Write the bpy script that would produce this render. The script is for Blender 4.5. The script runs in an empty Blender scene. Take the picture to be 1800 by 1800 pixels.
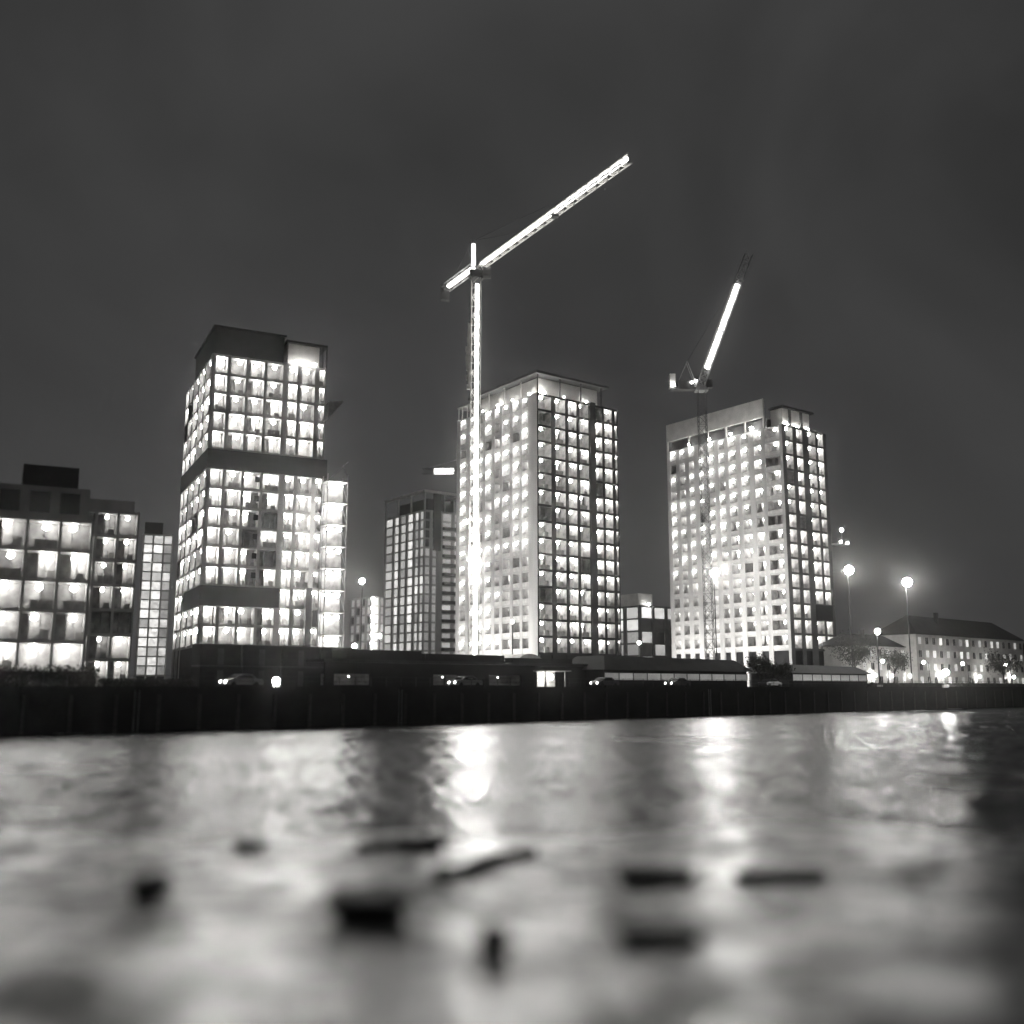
import bpy, bmesh, math, random
from mathutils import Vector, Matrix, noise
R = math.radians
random.seed(7)
S = bpy.context.scene
COL = S.collection

# ------------------------------------------------------------------ camera
CAM_H = 4.0
PITCH = R(9.7)
cd = bpy.data.cameras.new('camera'); cam = bpy.data.objects.new('camera', cd); COL.objects.link(cam)
cd.sensor_width = 36; cd.lens = 36; cd.clip_start = 0.5; cd.clip_end = 6000
cam.location = (0, 0, CAM_H); cam.rotation_euler = (R(90) + PITCH, 0, 0)
cd.dof.use_dof = True; cd.dof.focus_distance = 205; cd.dof.aperture_fstop = 0.07
cd.dof.aperture_blades = 0
S.camera = cam
# ------------------------------------------------------------------ sky and moon
W = bpy.data.worlds.new('World'); S.world = W; W.use_nodes = True
nt = W.node_tree; bg = nt.nodes['Background']
sk = nt.nodes.new('ShaderNodeTexSky'); sk.sky_type = 'NISHITA'; sk.sun_disc = False
sk.sun_elevation = R(24); sk.sun_rotation = R(200); sk.altitude = 0; sk.air_density = 1.0; sk.dust_density = 2.0
hs = nt.nodes.new('ShaderNodeHueSaturation'); hs.inputs['Saturation'].default_value = 0.03
gm = nt.nodes.new('ShaderNodeGamma'); gm.inputs[1].default_value = .05        # even urban night cloud
tcw = nt.nodes.new('ShaderNodeTexCoord'); cn = nt.nodes.new('ShaderNodeTexNoise'); cn.inputs['Scale'].default_value = 2.6; cn.inputs['Detail'].default_value = 5; cn.inputs['Distortion'].default_value = .5
cr = nt.nodes.new('ShaderNodeMapRange'); cr.inputs['From Min'].default_value = .3; cr.inputs['From Max'].default_value = .7; cr.inputs['To Min'].default_value = .68; cr.inputs['To Max'].default_value = 1.32
vm = nt.nodes.new('ShaderNodeVectorMath'); vm.operation = 'SCALE'
nt.links.new(sk.outputs[0], hs.inputs['Color']); nt.links.new(hs.outputs[0], gm.inputs[0]); nt.links.new(gm.outputs[0], vm.inputs[0])
nt.links.new(tcw.outputs['Generated'], cn.inputs['Vector']); nt.links.new(cn.outputs[0], cr.inputs['Value']); nt.links.new(cr.outputs[0], vm.inputs['Scale'])
nt.links.new(vm.outputs[0], bg.inputs[0])
bg.inputs[1].default_value = 0.0400
sd = bpy.data.lights.new('moon', 'SUN'); sd.energy = 0.01; sd.angle = R(10); sd.color = (1, .98, .95)
so = bpy.data.objects.new('moon', sd); COL.objects.link(so); so.rotation_euler = (R(66), 0, R(20))
S.view_settings.view_transform = 'Standard'; S.view_settings.look = 'None'
S.view_settings.exposure = 0; S.view_settings.gamma = 1; S.view_settings.use_curve_mapping = False
S.render.engine = 'CYCLES'
cy = S.cycles
cy.use_denoising = True; cy.max_bounces = 6; cy.diffuse_bounces = 3; cy.glossy_bounces = 3
cy.transmission_bounces = 2; cy.volume_bounces = 0; cy.transparent_max_bounces = 4
cy.sample_clamp_indirect = 6; cy.sample_clamp_direct = 0; cy.use_light_tree = True
cy.caustics_reflective = False; cy.caustics_refractive = False

# ------------------------------------------------------------------ pixel helpers (1800 px frame)
cp, sp = math.cos(PITCH), math.sin(PITCH)
def ray(u, v):
    x = (u - 900) / 1800; t = (900 - v) / 1800
    return Vector((x, cp - t * sp, sp + t * cp))
def at(u, v, Y):
    d = ray(u, v); k = Y / d.y
    return Vector((d.x * k, Y, CAM_H + d.z * k))
def gx(u, Y, v=1190): return at(u, v, Y).x
def zz(v, Y): return at(900, v, Y).z
def onplane(u, v, z):
    d = ray(u, v); k = (z - CAM_H) / d.z
    return Vector((d.x * k, d.y * k, z))

# ------------------------------------------------------------------ materials
def mat(name, base=(.3, .3, .3), rough=.8, var=.25, scale=1.5, bump=0, bscale=8, spec=.3, emit=0, metallic=0, streak=False):
    m = bpy.data.materials.new(name); m.use_nodes = True
    t = m.node_tree; b = t.nodes['Principled BSDF']
    b.inputs['Roughness'].default_value = rough; b.inputs['Metallic'].default_value = metallic
    b.inputs['Specular IOR Level'].default_value = spec
    tc = t.nodes.new('ShaderNodeTexCoord'); n = t.nodes.new('ShaderNodeTexNoise')
    mp = t.nodes.new('ShaderNodeMapping'); t.links.new(tc.outputs['Object'], mp.inputs[0])
    if streak: mp.inputs['Scale'].default_value = (1, 1, .12)
    t.links.new(mp.outputs[0], n.inputs['Vector'])
    n.inputs['Scale'].default_value = scale; n.inputs['Detail'].default_value = 6
    r = t.nodes.new('ShaderNodeValToRGB'); t.links.new(n.outputs[0], r.inputs[0])
    r.color_ramp.elements[0].position = .3; r.color_ramp.elements[1].position = .7
    c0 = [c * (1 - var) for c in base]; c1 = [min(1, c * (1 + var)) for c in base]
    r.color_ramp.elements[0].color = (*c0, 1); r.color_ramp.elements[1].color = (*c1, 1)
    t.links.new(r.outputs[0], b.inputs['Base Color'])
    if bump:
        n2 = t.nodes.new('ShaderNodeTexNoise'); n2.inputs['Scale'].default_value = bscale; n2.inputs['Detail'].default_value = 4
        t.links.new(tc.outputs['Object'], n2.inputs['Vector'])
        bp = t.nodes.new('ShaderNodeBump'); bp.inputs['Strength'].default_value = bump; bp.inputs['Distance'].default_value = .1
        t.links.new(n2.outputs[0], bp.inputs['Height']); t.links.new(bp.outputs[0], b.inputs['Normal'])
    return m
def emat(name, strength, col=(1, .985, .95), vary=0.0, grain=0.0):
    m = bpy.data.materials.new(name); m.use_nodes = True
    t = m.node_tree; b = t.nodes['Principled BSDF']
    b.inputs['Base Color'].default_value = (.7, .7, .7, 1)
    b.inputs['Emission Color'].default_value = (*col, 1); b.inputs['Emission Strength'].default_value = strength
    if vary or grain:
        oi = t.nodes.new('ShaderNodeObjectInfo'); mr = t.nodes.new('ShaderNodeMapRange')
        mr.inputs['To Min'].default_value = strength * (1 - vary); mr.inputs['To Max'].default_value = strength * (1 + vary)
        t.links.new(oi.outputs['Random'], mr.inputs['Value'])
        out = mr.outputs[0]
        if grain:
            tc = t.nodes.new('ShaderNodeTexCoord'); n = t.nodes.new('ShaderNodeTexNoise')
            n.inputs['Scale'].default_value = 1.3; n.inputs['Detail'].default_value = 3
            va = t.nodes.new('ShaderNodeVectorMath'); va.operation = 'ADD'
            t.links.new(tc.outputs['Object'], va.inputs[0]); t.links.new(oi.outputs['Location'], va.inputs[1])
            t.links.new(va.outputs[0], n.inputs['Vector'])
            m2 = t.nodes.new('ShaderNodeMapRange'); m2.inputs['From Min'].default_value = .3; m2.inputs['From Max'].default_value = .7
            m2.inputs['To Min'].default_value = 1 - grain; m2.inputs['To Max'].default_value = 1 + grain
            t.links.new(n.outputs[0], m2.inputs['Value'])
            mu = t.nodes.new('ShaderNodeMath'); mu.operation = 'MULTIPLY'
            t.links.new(out, mu.inputs[0]); t.links.new(m2.outputs[0], mu.inputs[1]); out = mu.outputs[0]
        t.links.new(out, b.inputs['Emission Strength'])
    return m
M = dict(
    concrete=mat('concrete', (.42, .415, .41), .85, .25, .35, .25, 3, streak=True),
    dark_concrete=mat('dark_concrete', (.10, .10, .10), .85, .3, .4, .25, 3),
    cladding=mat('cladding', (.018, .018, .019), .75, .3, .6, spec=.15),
    roofing=mat('roofing', (.03, .03, .031), .7, .3, .5),
    room=mat('room', (.33, .325, .32), .9, .4, .8),
    blockwork=mat('blockwork', (.5, .495, .485), .9, .2, 1.2, .2, 6),
    pale=mat('pale', (.60, .59, .57), .8, .15, .5),
    steel=mat('steel', (.34, .34, .34), .5, .3, 1.0, metallic=.3),
    dark_steel=mat('dark_steel', (.05, .05, .05), .55, .3, 1.0, metallic=.2),
    wall=mat('wall', (.018, .018, .018), .9, .4, .5, .4, 2),
    asphalt=mat('asphalt', (.05, .05, .05), .85, .25, .4, .2, 20),
    soil=mat('soil', (.05, .05, .047), .95, .3, .2),
    slab=mat('slab', (.032, .033, .033), .6, .4, 2.5, .6, 5),
    timber=mat('timber', (.06, .058, .055), .8, .4, 3, .5, 9),
    bark=mat('bark', (.04, .038, .035), .9, .3, 3, .5, 8),
    leaf=mat('leaf', (.05, .052, .046), .7, .4, 1.5),
    carpaint=mat('carpaint', (.10, .10, .105), .25, .1, 1, spec=.5),
    carlight=mat('carlight_paint', (.45, .45, .45), .25, .1, 1, spec=.5),
    glass=mat('glass', (.02, .02, .022), .08, .1, 1, spec=.6),
    rubber=mat('rubber', (.02, .02, .02), .9, .2, 3),
    lamp=emat('work_lamp', 54, vary=.55),
    lamp_dim=emat('work_lamp_dim', 20, vary=.6),
    bulb=emat('bulb', 60),
    flood=emat('floodlight_glow', 380),
    flood_s=emat('small_floodlight_glow', 190),
    tube=emat('crane_light_tube', 8),
    tube_far=emat('far_crane_light_tube', 2.6),
    pane=emat('lit_pane', .42, vary=.6, grain=.5),
    pane_dim=emat('dim_pane', .16, vary=.5, grain=.4),
    pane_bright=emat('bright_pane', .8, vary=.45, grain=.45),
    ribbon=emat('ribbon_pane', .17, vary=.3, grain=.3),
    head=emat('headlight_glow', 14),
)

# ------------------------------------------------------------------ mesh helpers
class MB:
    def __init__(s): s.v = []; s.f = []
    def box(s, x0, x1, y0, y1, z0, z1):
        n = len(s.v)
        s.v += [(x0, y0, z0), (x1, y0, z0), (x1, y1, z0), (x0, y1, z0), (x0, y0, z1), (x1, y0, z1), (x1, y1, z1), (x0, y1, z1)]
        s.f += [tuple(n + i for i in q) for q in ((0, 3, 2, 1), (4, 5, 6, 7), (0, 1, 5, 4), (1, 2, 6, 5), (2, 3, 7, 6), (3, 0, 4, 7))]
        return s
    def bar(s, a, b, r, n=4):
        a = Vector(a); b = Vector(b); d = (b - a).normalized()
        up = Vector((0, 0, 1)) if abs(d.z) < .95 else Vector((1, 0, 0))
        e1 = d.cross(up).normalized(); e2 = d.cross(e1)
        k = len(s.v)
        for p in (a, b):
            for i in range(n):
                t = 2 * math.pi * (i + .5) / n
                s.v.append(tuple(p + e1 * math.cos(t) * r + e2 * math.sin(t) * r))
        for i in range(n):
            j = (i + 1) % n; s.f.append((k + i, k + j, k + n + j, k + n + i))
        s.f.append(tuple(k + i for i in reversed(range(n)))); s.f.append(tuple(k + n + i for i in range(n)))
        return s
    def poly(s, pts, faces):
        n = len(s.v); s.v += [tuple(p) for p in pts]; s.f += [tuple(n + i for i in f) for f in faces]; return s
    def mesh(s, name):
        m = bpy.data.meshes.new(name); m.from_pydata(s.v, [], s.f); m.update(); return m
    def build(s, name, material, parent=None, smooth=False):
        return put(name, s.mesh(name), material, parent, smooth=smooth)
def put(name, mesh, material, parent=None, loc=(0, 0, 0), rz=0, smooth=False):
    if not mesh.materials: mesh.materials.append(material if not isinstance(material, str) else M[material])
    if smooth: mesh.polygons.foreach_set('use_smooth', [True] * len(mesh.polygons))
    o = bpy.data.objects.new(name, mesh); COL.objects.link(o); o.parent = parent
    o.location = loc; o.rotation_euler = (0, 0, rz); return o
def tag(o, label=None, cat=None, group=None, kind=None):
    if label: o['label'] = label
    if cat: o['category'] = cat
    if group: o['group'] = group
    if kind: o['kind'] = kind
    return o
def thing(name, label, cat, loc=(0, 0, 0), rz=0, group=None):
    o = bpy.data.objects.new(name, None); COL.objects.link(o); o.location = loc; o.rotation_euler = (0, 0, rz)
    o.empty_display_size = .5
    return tag(o, label, cat, group)
_ball = {}
def ball(r, material, sub=2):
    k = (r, material, sub)
    if k not in _ball:
        bm = bmesh.new(); bmesh.ops.create_icosphere(bm, subdivisions=sub, radius=r)
        m = bpy.data.meshes.new('lamp_globe'); bm.to_mesh(m); bm.free()
        m.materials.append(M[material]); m.polygons.foreach_set('use_smooth', [True] * len(m.polygons)); _ball[k] = m
    return _ball[k]

# ------------------------------------------------------------------ ground, water, embankment
STREET = 3.9
SH = .86                                   # shore line: Y = 126.2 + SH * X
def shoreY(x): return 126.2 + SH * x
an = math.atan(SH)
def shore_u(u):                            # the shore point seen in pixel column u
    k = (u - 900) / 1800 / 1.012
    Y = 126.2 / (1 - SH * k); return Vector((k * Y, Y, 0))
nrm = Vector((-math.sin(an), math.cos(an), 0)); alg = Vector((math.cos(an), math.sin(an), 0))
P0 = Vector((0, 126.2, 0))
def quay(a, n, z=STREET): q = P0 + alg * a + nrm * n; return Vector((q.x, q.y, z))

# the bank: one sheet reaching the horizon
m = MB(); A = [quay(-900, 1.0), quay(2600, 1.0), quay(2600, 3200), quay(-2600, 3200), quay(-2600, 1.0)]
m.poly(A, [(0, 1, 2, 3, 4)]); tag(m.build('ground', M['soil']), kind='structure')
m = MB(); m.poly([quay(-400, 1.6, STREET + .006), quay(900, 1.6, STREET + .006), quay(900, 11, STREET + .006), quay(-400, 11, STREET + .006)], [(0, 1, 2, 3)])
tag(m.build('road', M['asphalt']), kind='structure')
# water
def water_mat():
    m = bpy.data.materials.new('river_water'); m.use_nodes = True
    t = m.node_tree; b = t.nodes['Principled BSDF']
    b.inputs['Base Color'].default_value = (.018, .019, .02, 1); b.inputs['Roughness'].default_value = .09
    b.inputs['IOR'].default_value = 1.36
    g = t.nodes.new('ShaderNodeNewGeometry')
    def nz(scale, detail, st, dist, prev=None, sx=1, kind=0):
        mp = t.nodes.new('ShaderNodeMapping'); mp.inputs['Scale'].default_value = (sx, 1, 1)
        t.links.new(g.outputs['Position'], mp.inputs[0])
        n = t.nodes.new('ShaderNodeTexNoise'); n.inputs['Scale'].default_value = scale; n.inputs['Detail'].default_value = detail
        n.inputs['Distortion'].default_value = .6
        t.links.new(mp.outputs[0], n.inputs['Vector'])
        bp = t.nodes.new('ShaderNodeBump'); bp.inputs['Strength'].default_value = st; bp.inputs['Distance'].default_value = dist
        t.links.new(n.outputs[0], bp.inputs['Height'])
        if prev: t.links.new(prev.outputs[0], bp.inputs['Normal'])
        return bp
    c = nz(4.5, 4, 1, .05, None, .5)
    t.links.new(c.outputs[0], b.inputs['Normal'])
    # cat's-paw: wind roughens some patches more than others
    n = t.nodes.new('ShaderNodeTexNoise'); n.inputs['Scale'].default_value = .07; n.inputs['Detail'].default_value = 4
    t.links.new(g.outputs['Position'], n.inputs['Vector'])
    mr = t.nodes.new('ShaderNodeMapRange'); mr.inputs['From Min'].default_value = .35; mr.inputs['From Max'].default_value = .65
    mr.inputs['To Min'].default_value = .16; mr.inputs['To Max'].default_value = .28
    t.links.new(n.outputs[0], mr.inputs['Value']); t.links.new(mr.outputs[0], b.inputs['Roughness'])
    return m
M['water'] = water_mat()
import numpy as np
def river():
    # local frame: a along the quay, n across the river (0 at the wall, negative towards the camera)
    a0, a1, n0, n1, st = -95., 150., -124., .5, .25
    na = int((a1 - a0) / st); nn = int((n1 - n0) / st)
    A = np.linspace(a0, a1, na + 1); N = np.linspace(n0, n1, nn + 1)
    ga, gn = np.meshgrid(A, N); Z = np.zeros_like(ga)
    rs = np.random.RandomState(3)
    for i in range(46):
        lam = .62 * (1.8 / .62) ** rs.rand(); k = 2 * np.pi / lam
        th = R(-130) + rs.normal(0, .7); slope = .030 * rs.uniform(.6, 1.4)
        env = 1
        if i % 3 == 0:            # gust patches
            env = .5 + .5 * np.sin(ga * .05 * rs.uniform(.6, 1.4) + rs.rand() * 6) * np.sin(gn * .07 * rs.uniform(.6, 1.4) + rs.rand() * 6)
        Z += env * slope / k * np.sin(k * (ga * np.cos(th) + gn * np.sin(th)) + rs.rand() * 6.28)
    f = np.clip(np.minimum.reduce([(ga - a0) / 6, (a1 - ga) / 6, (gn - n0) / 6]), 0, 1); Z *= f
    X = P0.x + alg.x * ga + nrm.x * gn; Y = P0.y + alg.y * ga + nrm.y * gn
    co = np.stack([X, Y, Z], -1).reshape(-1, 3)
    idx = np.arange((na + 1) * (nn + 1)).reshape(nn + 1, na + 1)
    q = np.stack([idx[:-1, :-1], idx[:-1, 1:], idx[1:, 1:], idx[1:, :-1]], -1).reshape(-1, 4)
    ex = []; nv = len(co)                       # calm sheets carrying the river on beyond the rippled part
    def sheet(b0, b1, m0, m1):
        k = nv + len(ex); ex.extend([quay(b0, m0, 0), quay(b1, m0, 0), quay(b1, m1, 0), quay(b0, m1, 0)]); return [k, k + 1, k + 2, k + 3]
    q2 = [sheet(-2000, a0, -400, .5), sheet(a1, 2600, -400, .5), sheet(a0, a1, -400, n0)]
    co = np.vstack([co, np.array([tuple(e) for e in ex])]); q = np.vstack([q, np.array(q2)])
    me = bpy.data.meshes.new('water'); me.vertices.add(len(co)); me.vertices.foreach_set('co', co.ravel())
    me.loops.add(q.size); me.loops.foreach_set('vertex_index', q.ravel().astype(np.int32))
    me.polygons.add(len(q)); me.polygons.foreach_set('loop_start', np.arange(0, q.size, 4, dtype=np.int32))
    me.update(calc_edges=True)
    return put('water', me, M['water'], None, smooth=True)
tag(river(), kind='structure')
# embankment wall
wall = thing('embankment_wall', 'long black river embankment wall rising straight from the water', 'wall', quay(0, 0, 0), an)
m = MB(); m.box(-700, 1500, 0, 1.2, -2, STREET - .12); m.build('wall', M['wall'], wall)
for i in range(-12, 40):
    m = MB(); m.box(i * 8 + .02, i * 8 + 7.98, -.18, 1.3, STREET - .118, STREET + .14); m.build('coping_stone', M['wall'], wall)
for i in range(-24, 80):
    mm = bpy.data.meshes.get('fender_pile')
    if not mm: mm = MB().box(-.16, .16, -.14, .02, -2, 3.3).mesh('fender_pile')
    put('fender_pile', mm, M['timber'], wall, (i * 4 + .3, 0, 0))

# the wet foreshore in front of the camera
def shore_h(x, y):
    b = .75 - .025 * y
    b += .10 * noise.noise((x * .16, y * .16, 1.3)) + .07 * noise.noise((x * .45, y * .45, 4.1)) + .03 * noise.noise((x * 1.4, y * 1.4, 2.2))
    return b
def shore_mat():
    m = bpy.data.materials.new('wet_foreshore'); m.use_nodes = True
    t = m.node_tree; b = t.nodes['Principled BSDF']
    g = t.nodes.new('ShaderNodeNewGeometry')
    def noi(s, d):
        n = t.nodes.new('ShaderNodeTexNoise'); n.inputs['Scale'].default_value = s; n.inputs['Detail'].default_value = d
        t.links.new(g.outputs['Position'], n.inputs['Vector']); return n
    n = noi(.45, 4); r = t.nodes.new('ShaderNodeValToRGB'); t.links.new(n.outputs[0], r.inputs[0])
    r.color_ramp.elements[0].position = .38; r.color_ramp.elements[0].color = (.035, .036, .036, 1)
    r.color_ramp.elements[1].position = .62; r.color_ramp.elements[1].color = (.11, .108, .105, 1)
    t.links.new(r.outputs[0], b.inputs['Base Color'])
    n1 = noi(.33, 3); mr = t.nodes.new('ShaderNodeMapRange'); mr.inputs['From Min'].default_value = .42; mr.inputs['From Max'].default_value = .6
    mr.inputs['To Min'].default_value = .26; mr.inputs['To Max'].default_value = .5
    t.links.new(n1.outputs[0], mr.inputs['Value']); t.links.new(mr.outputs[0], b.inputs['Roughness'])
    b.inputs['IOR'].default_value = 1.5
    n3 = noi(.8, 6); m3 = t.nodes.new('ShaderNodeMapRange'); m3.inputs['From Min'].default_value = .42; m3.inputs['From Max'].default_value = .54
    m3.inputs['To Min'].default_value = .12; m3.inputs['To Max'].default_value = 1.0
    t.links.new(n3.outputs[0], m3.inputs['Value']); t.links.new(m3.outputs[0], b.inputs['Coat Weight']); t.links.new(m3.outputs[0], b.inputs['Specular IOR Level'])
    b.inputs['Coat Roughness'].default_value = .3; b.inputs['Coat IOR'].default_value = 1.8
    n2 = noi(2.2, 5); bp = t.nodes.new('ShaderNodeBump'); bp.inputs['Strength'].default_value = .7; bp.inputs['Distance'].default_value = .07
    t.links.new(n2.outputs[0], bp.inputs['Height']); t.links.new(bp.outputs[0], b.inputs['Normal']); t.links.new(bp.outputs[0], b.inputs['Coat Normal'])
    return m
m = MB(); NX, NY = 150, 90
for j in range(NY + 1):
    for i in range(NX + 1):
        x = -48 + 96 * i / NX; y = -6 + 44 * j / NY; m.v.append((x, y, shore_h(x, y)))
for j in range(NY):
    for i in range(NX):
        k = j * (NX + 1) + i; m.f.append((k, k + 1, k + NX + 2, k + NX + 1))
M['shore'] = shore_mat()
tag(m.build('foreshore', M['shore'], smooth=True), kind='structure')

# ------------------------------------------------------------------ towers
_room = {}
def room_mesh(w, h, d, corner=False, var=0):
    k = (round(w, 2), round(h, 2), round(d, 2), corner, var)
    if k not in _room:
        a = w / 2; m = MB()
        m.poly([(-a, 0, 0), (a, 0, 0), (a, d, 0), (-a, d, 0), (-a, 0, h), (a, 0, h), (a, d, h), (-a, d, h)],
               [(3, 2, 6, 7), (1, 5, 6, 2), (4, 7, 6, 5), (0, 1, 2, 3)] + ([] if corner else [(0, 3, 7, 4)]))
        # sash: a sill rail and a post at the opening
        m.box(-a, a, .06, .12, 0, .10)
        if w > 1.5: m.box(-.04 + a * .22, .04 + a * .22, .06, .12, .1, h)
        rv = random.Random(var * 31 + 5)
        if var:                               # partitions, stacked boards and boxes in the unfinished room
            x = rv.uniform(-.6, .6) * a; m.box(x - .05, x + .05, d * .45, d - .02, 0, h - .01)
            for _ in range(var):
                x = rv.uniform(-.7, .5) * a; q = rv.uniform(.2, .3) * w; y = rv.uniform(.3, d * .6)
                m.box(x, min(x + q, a - .03), y, y + .4, 0.01, rv.uniform(.3, 1.25))
        me = m.mesh('window'); me.materials.append(M['room']); _room[k] = me
    return _room[k]
_pane = {}
def pane_mesh(w, h, mt):
    k = (round(w, 2), round(h, 2), mt)
    if k not in _pane:
        me = MB().box(-w / 2, w / 2, 0, .06, 0, h).mesh('window'); me.materials.append(M[mt]); _pane[k] = me
    return _pane[k]
_col = {}
def tower(name, label, corner, theta, Wd, Ln, z0, nf, pitch, cols_r, cols_l, conc='concrete', skip=None, slab_t=.42,
          lamp_r=None, lamp_l=None, room_d=2.3, lampsize=.42, style='room', base_to=STREET, tone_r=None, wall_l=None, wall_r=None, sill=0.0):
    """right face along local +x at y=0, left face along local +y at x=0. cols: (f0, f1) fractions of the face."""
    t = thing(name, label, 'building', (corner[0], corner[1], base_to), theta)
    zb = z0 - base_to; top = zb + nf * pitch
    D = room_d + .12
    MB().box(D, Wd - .3, D, Ln - .3, 0, top).build('core', M['dark_concrete'], t)
    if zb > .5:
        MB().box(.25, Wd - .05, .25, Ln - .05, 0, zb - slab_t).build('podium', M['cladding'], t)
    for i in range(nf + 1):
        z = zb + i * pitch
        k = (name, 'slab')
        if k not in _col: _col[k] = MB().box(0, Wd, 0, Ln, -slab_t, 0).mesh('floor_slab')
        put('floor_slab', _col[k], M[conc], t, (0, 0, z))
    def pier(face, f0, f1):
        L = Wd if face == 'r' else Ln
        a, b = f0 * L, f1 * L
        if b - a < .03: return
        m = MB()
        if face == 'r': m.box(a, b, -.10, .55, 0, top + .02)
        else: m.box(-.10, .55, a, b, 0, top + .02)
        m.build('column', M[tone_r or conc] if face == 'r' else M[conc], t)
    for face, cols in (('r', cols_r), ('l', cols_l)):
        p = 0
        for (f0, f1) in cols:
            pier(face, p, f0); p = f1
        pier(face, p, 1)
    if tone_r:  # strips over the right-face slab edges; darker tones stand for shade
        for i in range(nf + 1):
            k = (name, 'edge_strip')
            if k not in _col: _col[k] = MB().box(.01, Wd - .01, -.06, -.004, -slab_t - .02, .03).mesh('edge_strip')
            put('edge_strip', _col[k], M[tone_r], t, (0, 0, zb + i * pitch))
    h = pitch - slab_t - .02
    for face, cols, lam in (('r', cols_r, lamp_r), ('l', cols_l, lamp_l)):
        L = Wd if face == 'r' else Ln
        for ci, (f0, f1) in enumerate(cols):
            w = (f1 - f0) * L - .02; c = (f0 + f1) / 2 * L
            for fl in range(nf):
                if skip and skip(face, ci, fl): continue
                z = zb + fl * pitch + .01
                loc = (c, .02, z) if face == 'r' else (.02, c, z); rz = 0 if face == 'r' else -math.pi / 2
                if style == 'room':
                    hh = h
                    dd = room_d
                    wd = put('window', room_mesh(w, hh, dd, False, random.choice((0, 1, 2, 3, 4))), M['room'], t, loc, rz)
                    q = lam(ci, fl) if lam else (0, .5, 1)
                    if q and random.random() > .045:
                        dx, dy, on = q[:3]
                        mt = 'lamp' if on == 1 else 'lamp_dim'
                        rr = min(lampsize, w * .32)
                        put('lamp', ball(rr, mt, 1), M['lamp'], wd, (dx * w * .5, dy, hh - rr - .06 - (q[3] if len(q) > 3 else 0)))
                else:
                    mt = lam(ci, fl) if lam else 'pane'
                    if mt:
                        loc = (c, .3, z + sill) if face == 'r' else (.3, c, z + sill)
                        put('window', pane_mesh(w, h - sill, mt), M['pane'], t, loc, rz)
    # spandrel walls under each opening (solid lower wall of the bay)
    for face, sw in (('r', wall_r), ('l', wall_l)):
        if not sw: continue
        L = Wd if face == 'r' else Ln
        for fl in range(nf):
            z = zb + fl * pitch
            k = (name, 'sp', face)
            if k not in _col:
                m = MB()
                if face == 'r': m.box(.1, L - .1, -.04, .015, .0, sw)
                else: m.box(-.04, .015, .1, L - .1, .0, sw)
                _col[k] = m.mesh('spandrel')
            put('spandrel', _col[k], M['blockwork'], t, (0, 0, z + .012))
    t['top'] = top
    return t, top
def lampball(parent, loc, r=.35, mt='lamp', sub=2): return put('lamp', ball(r, mt, sub), M[mt], parent, loc)

# ---- tower one: tall block with dark bands
T1 = at(346, 1190, 175)
cr1 = [(.015, .125), (.155, .285), (.31, .445), (.47, .61), (.66, .74), (.77, .90), (.94, .99)]
cl1 = [(.05, .22), (.27, .44), (.49, .66), (.71, .84), (.88, .985)]
def skip1(face, ci, fl):
    if fl == 9: return True
    if fl == 2 and (face == 'l' and ci < 3 or face == 'r' and ci < 4): return True
    return face == 'r' and ci == 6 and fl == 1
def l1r(ci, fl):
    up = fl > 9
    if ci == 5: return (-.35 + .15 * (fl % 3), .45, 1)
    if ci == 2 and not up: return (-.5, 1.2, 1)
    if ci == 3 and not up: return (.1, 1.5, 1)
    return (random.uniform(-.25, .25), .42 if up or ci in (1, 4) else .8, 1)
t1, top1 = tower('tall_banded_tower', 'tallest lit tower block with black horizontal bands and a black flat roof', T1, R(26.6), 20.6, 28, 11.2, 15, 3.43,
                 cr1, cl1, skip=skip1, lamp_r=l1r, lamp_l=lambda c, f: (random.uniform(-.3, .3), .5, 1), lampsize=.5)
zb = 11.2 - STREET
def band(t, fl, x1, y1, Wd):
    z = zb + fl * 3.43
    m = MB(); m.box(-.22, x1, -.22, -.0, z - .3, z + 3.15); m.box(-.22, 0, 0, y1, z - .3, z + 3.15)
    m.build('dark_screen', M['cladding'], t)
band(t1, 9, 21.3, 28, 21.2); band(t1, 2, 13.4, 17, 21.2)
MB().box(-.3, 21.0, -.3, 17, 0, zb - .5).build('dark_podium_screen', M['cladding'], t1)
m = MB(); m.box(.2, 12.6, .2, 20, top1 + .02, top1 + 4.9); m.box(-.1, 13, -.1, 20.4, top1 + 4.9, top1 + 5.3); m.build('roof_plant_screen', M['cladding'], t1)
m = MB(); m.box(13.05, 20.8, -.1, 14, top1 + 4.1, top1 + 4.5); m.build('roof_canopy', M['roofing'], t1)
MB().box(13.3, 19.4, .6, 12, top1 + .02, top1 + 4.08).build('penthouse_wall', M['pale'], t1)
for x in (13.2, 19.8, 20.6): MB().box(x, x + .18, 0, .18, top1 + .02, top1 + 4.08).build('canopy_post', M['dark_steel'], t1)
for x in (14.6, 16.4, 18.4): lampball(t1, (x, -.35, top1 + .35), .28, 'lamp')
for fl in (3, 4, 5, 6, 7, 8):                                   # small dark hatches in one bay
    z = zb + fl * 3.43
    MB().box(8.35, 9.15, .15, .25, z + 1.35, z + 2.35).build('hatch', M['cladding'], t1)
m = MB(); m.box(17.9, 19.0, -1.3, -.24, 6, zb + 10.2); m.build('mast_climber', M['dark_steel'], t1)
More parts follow.
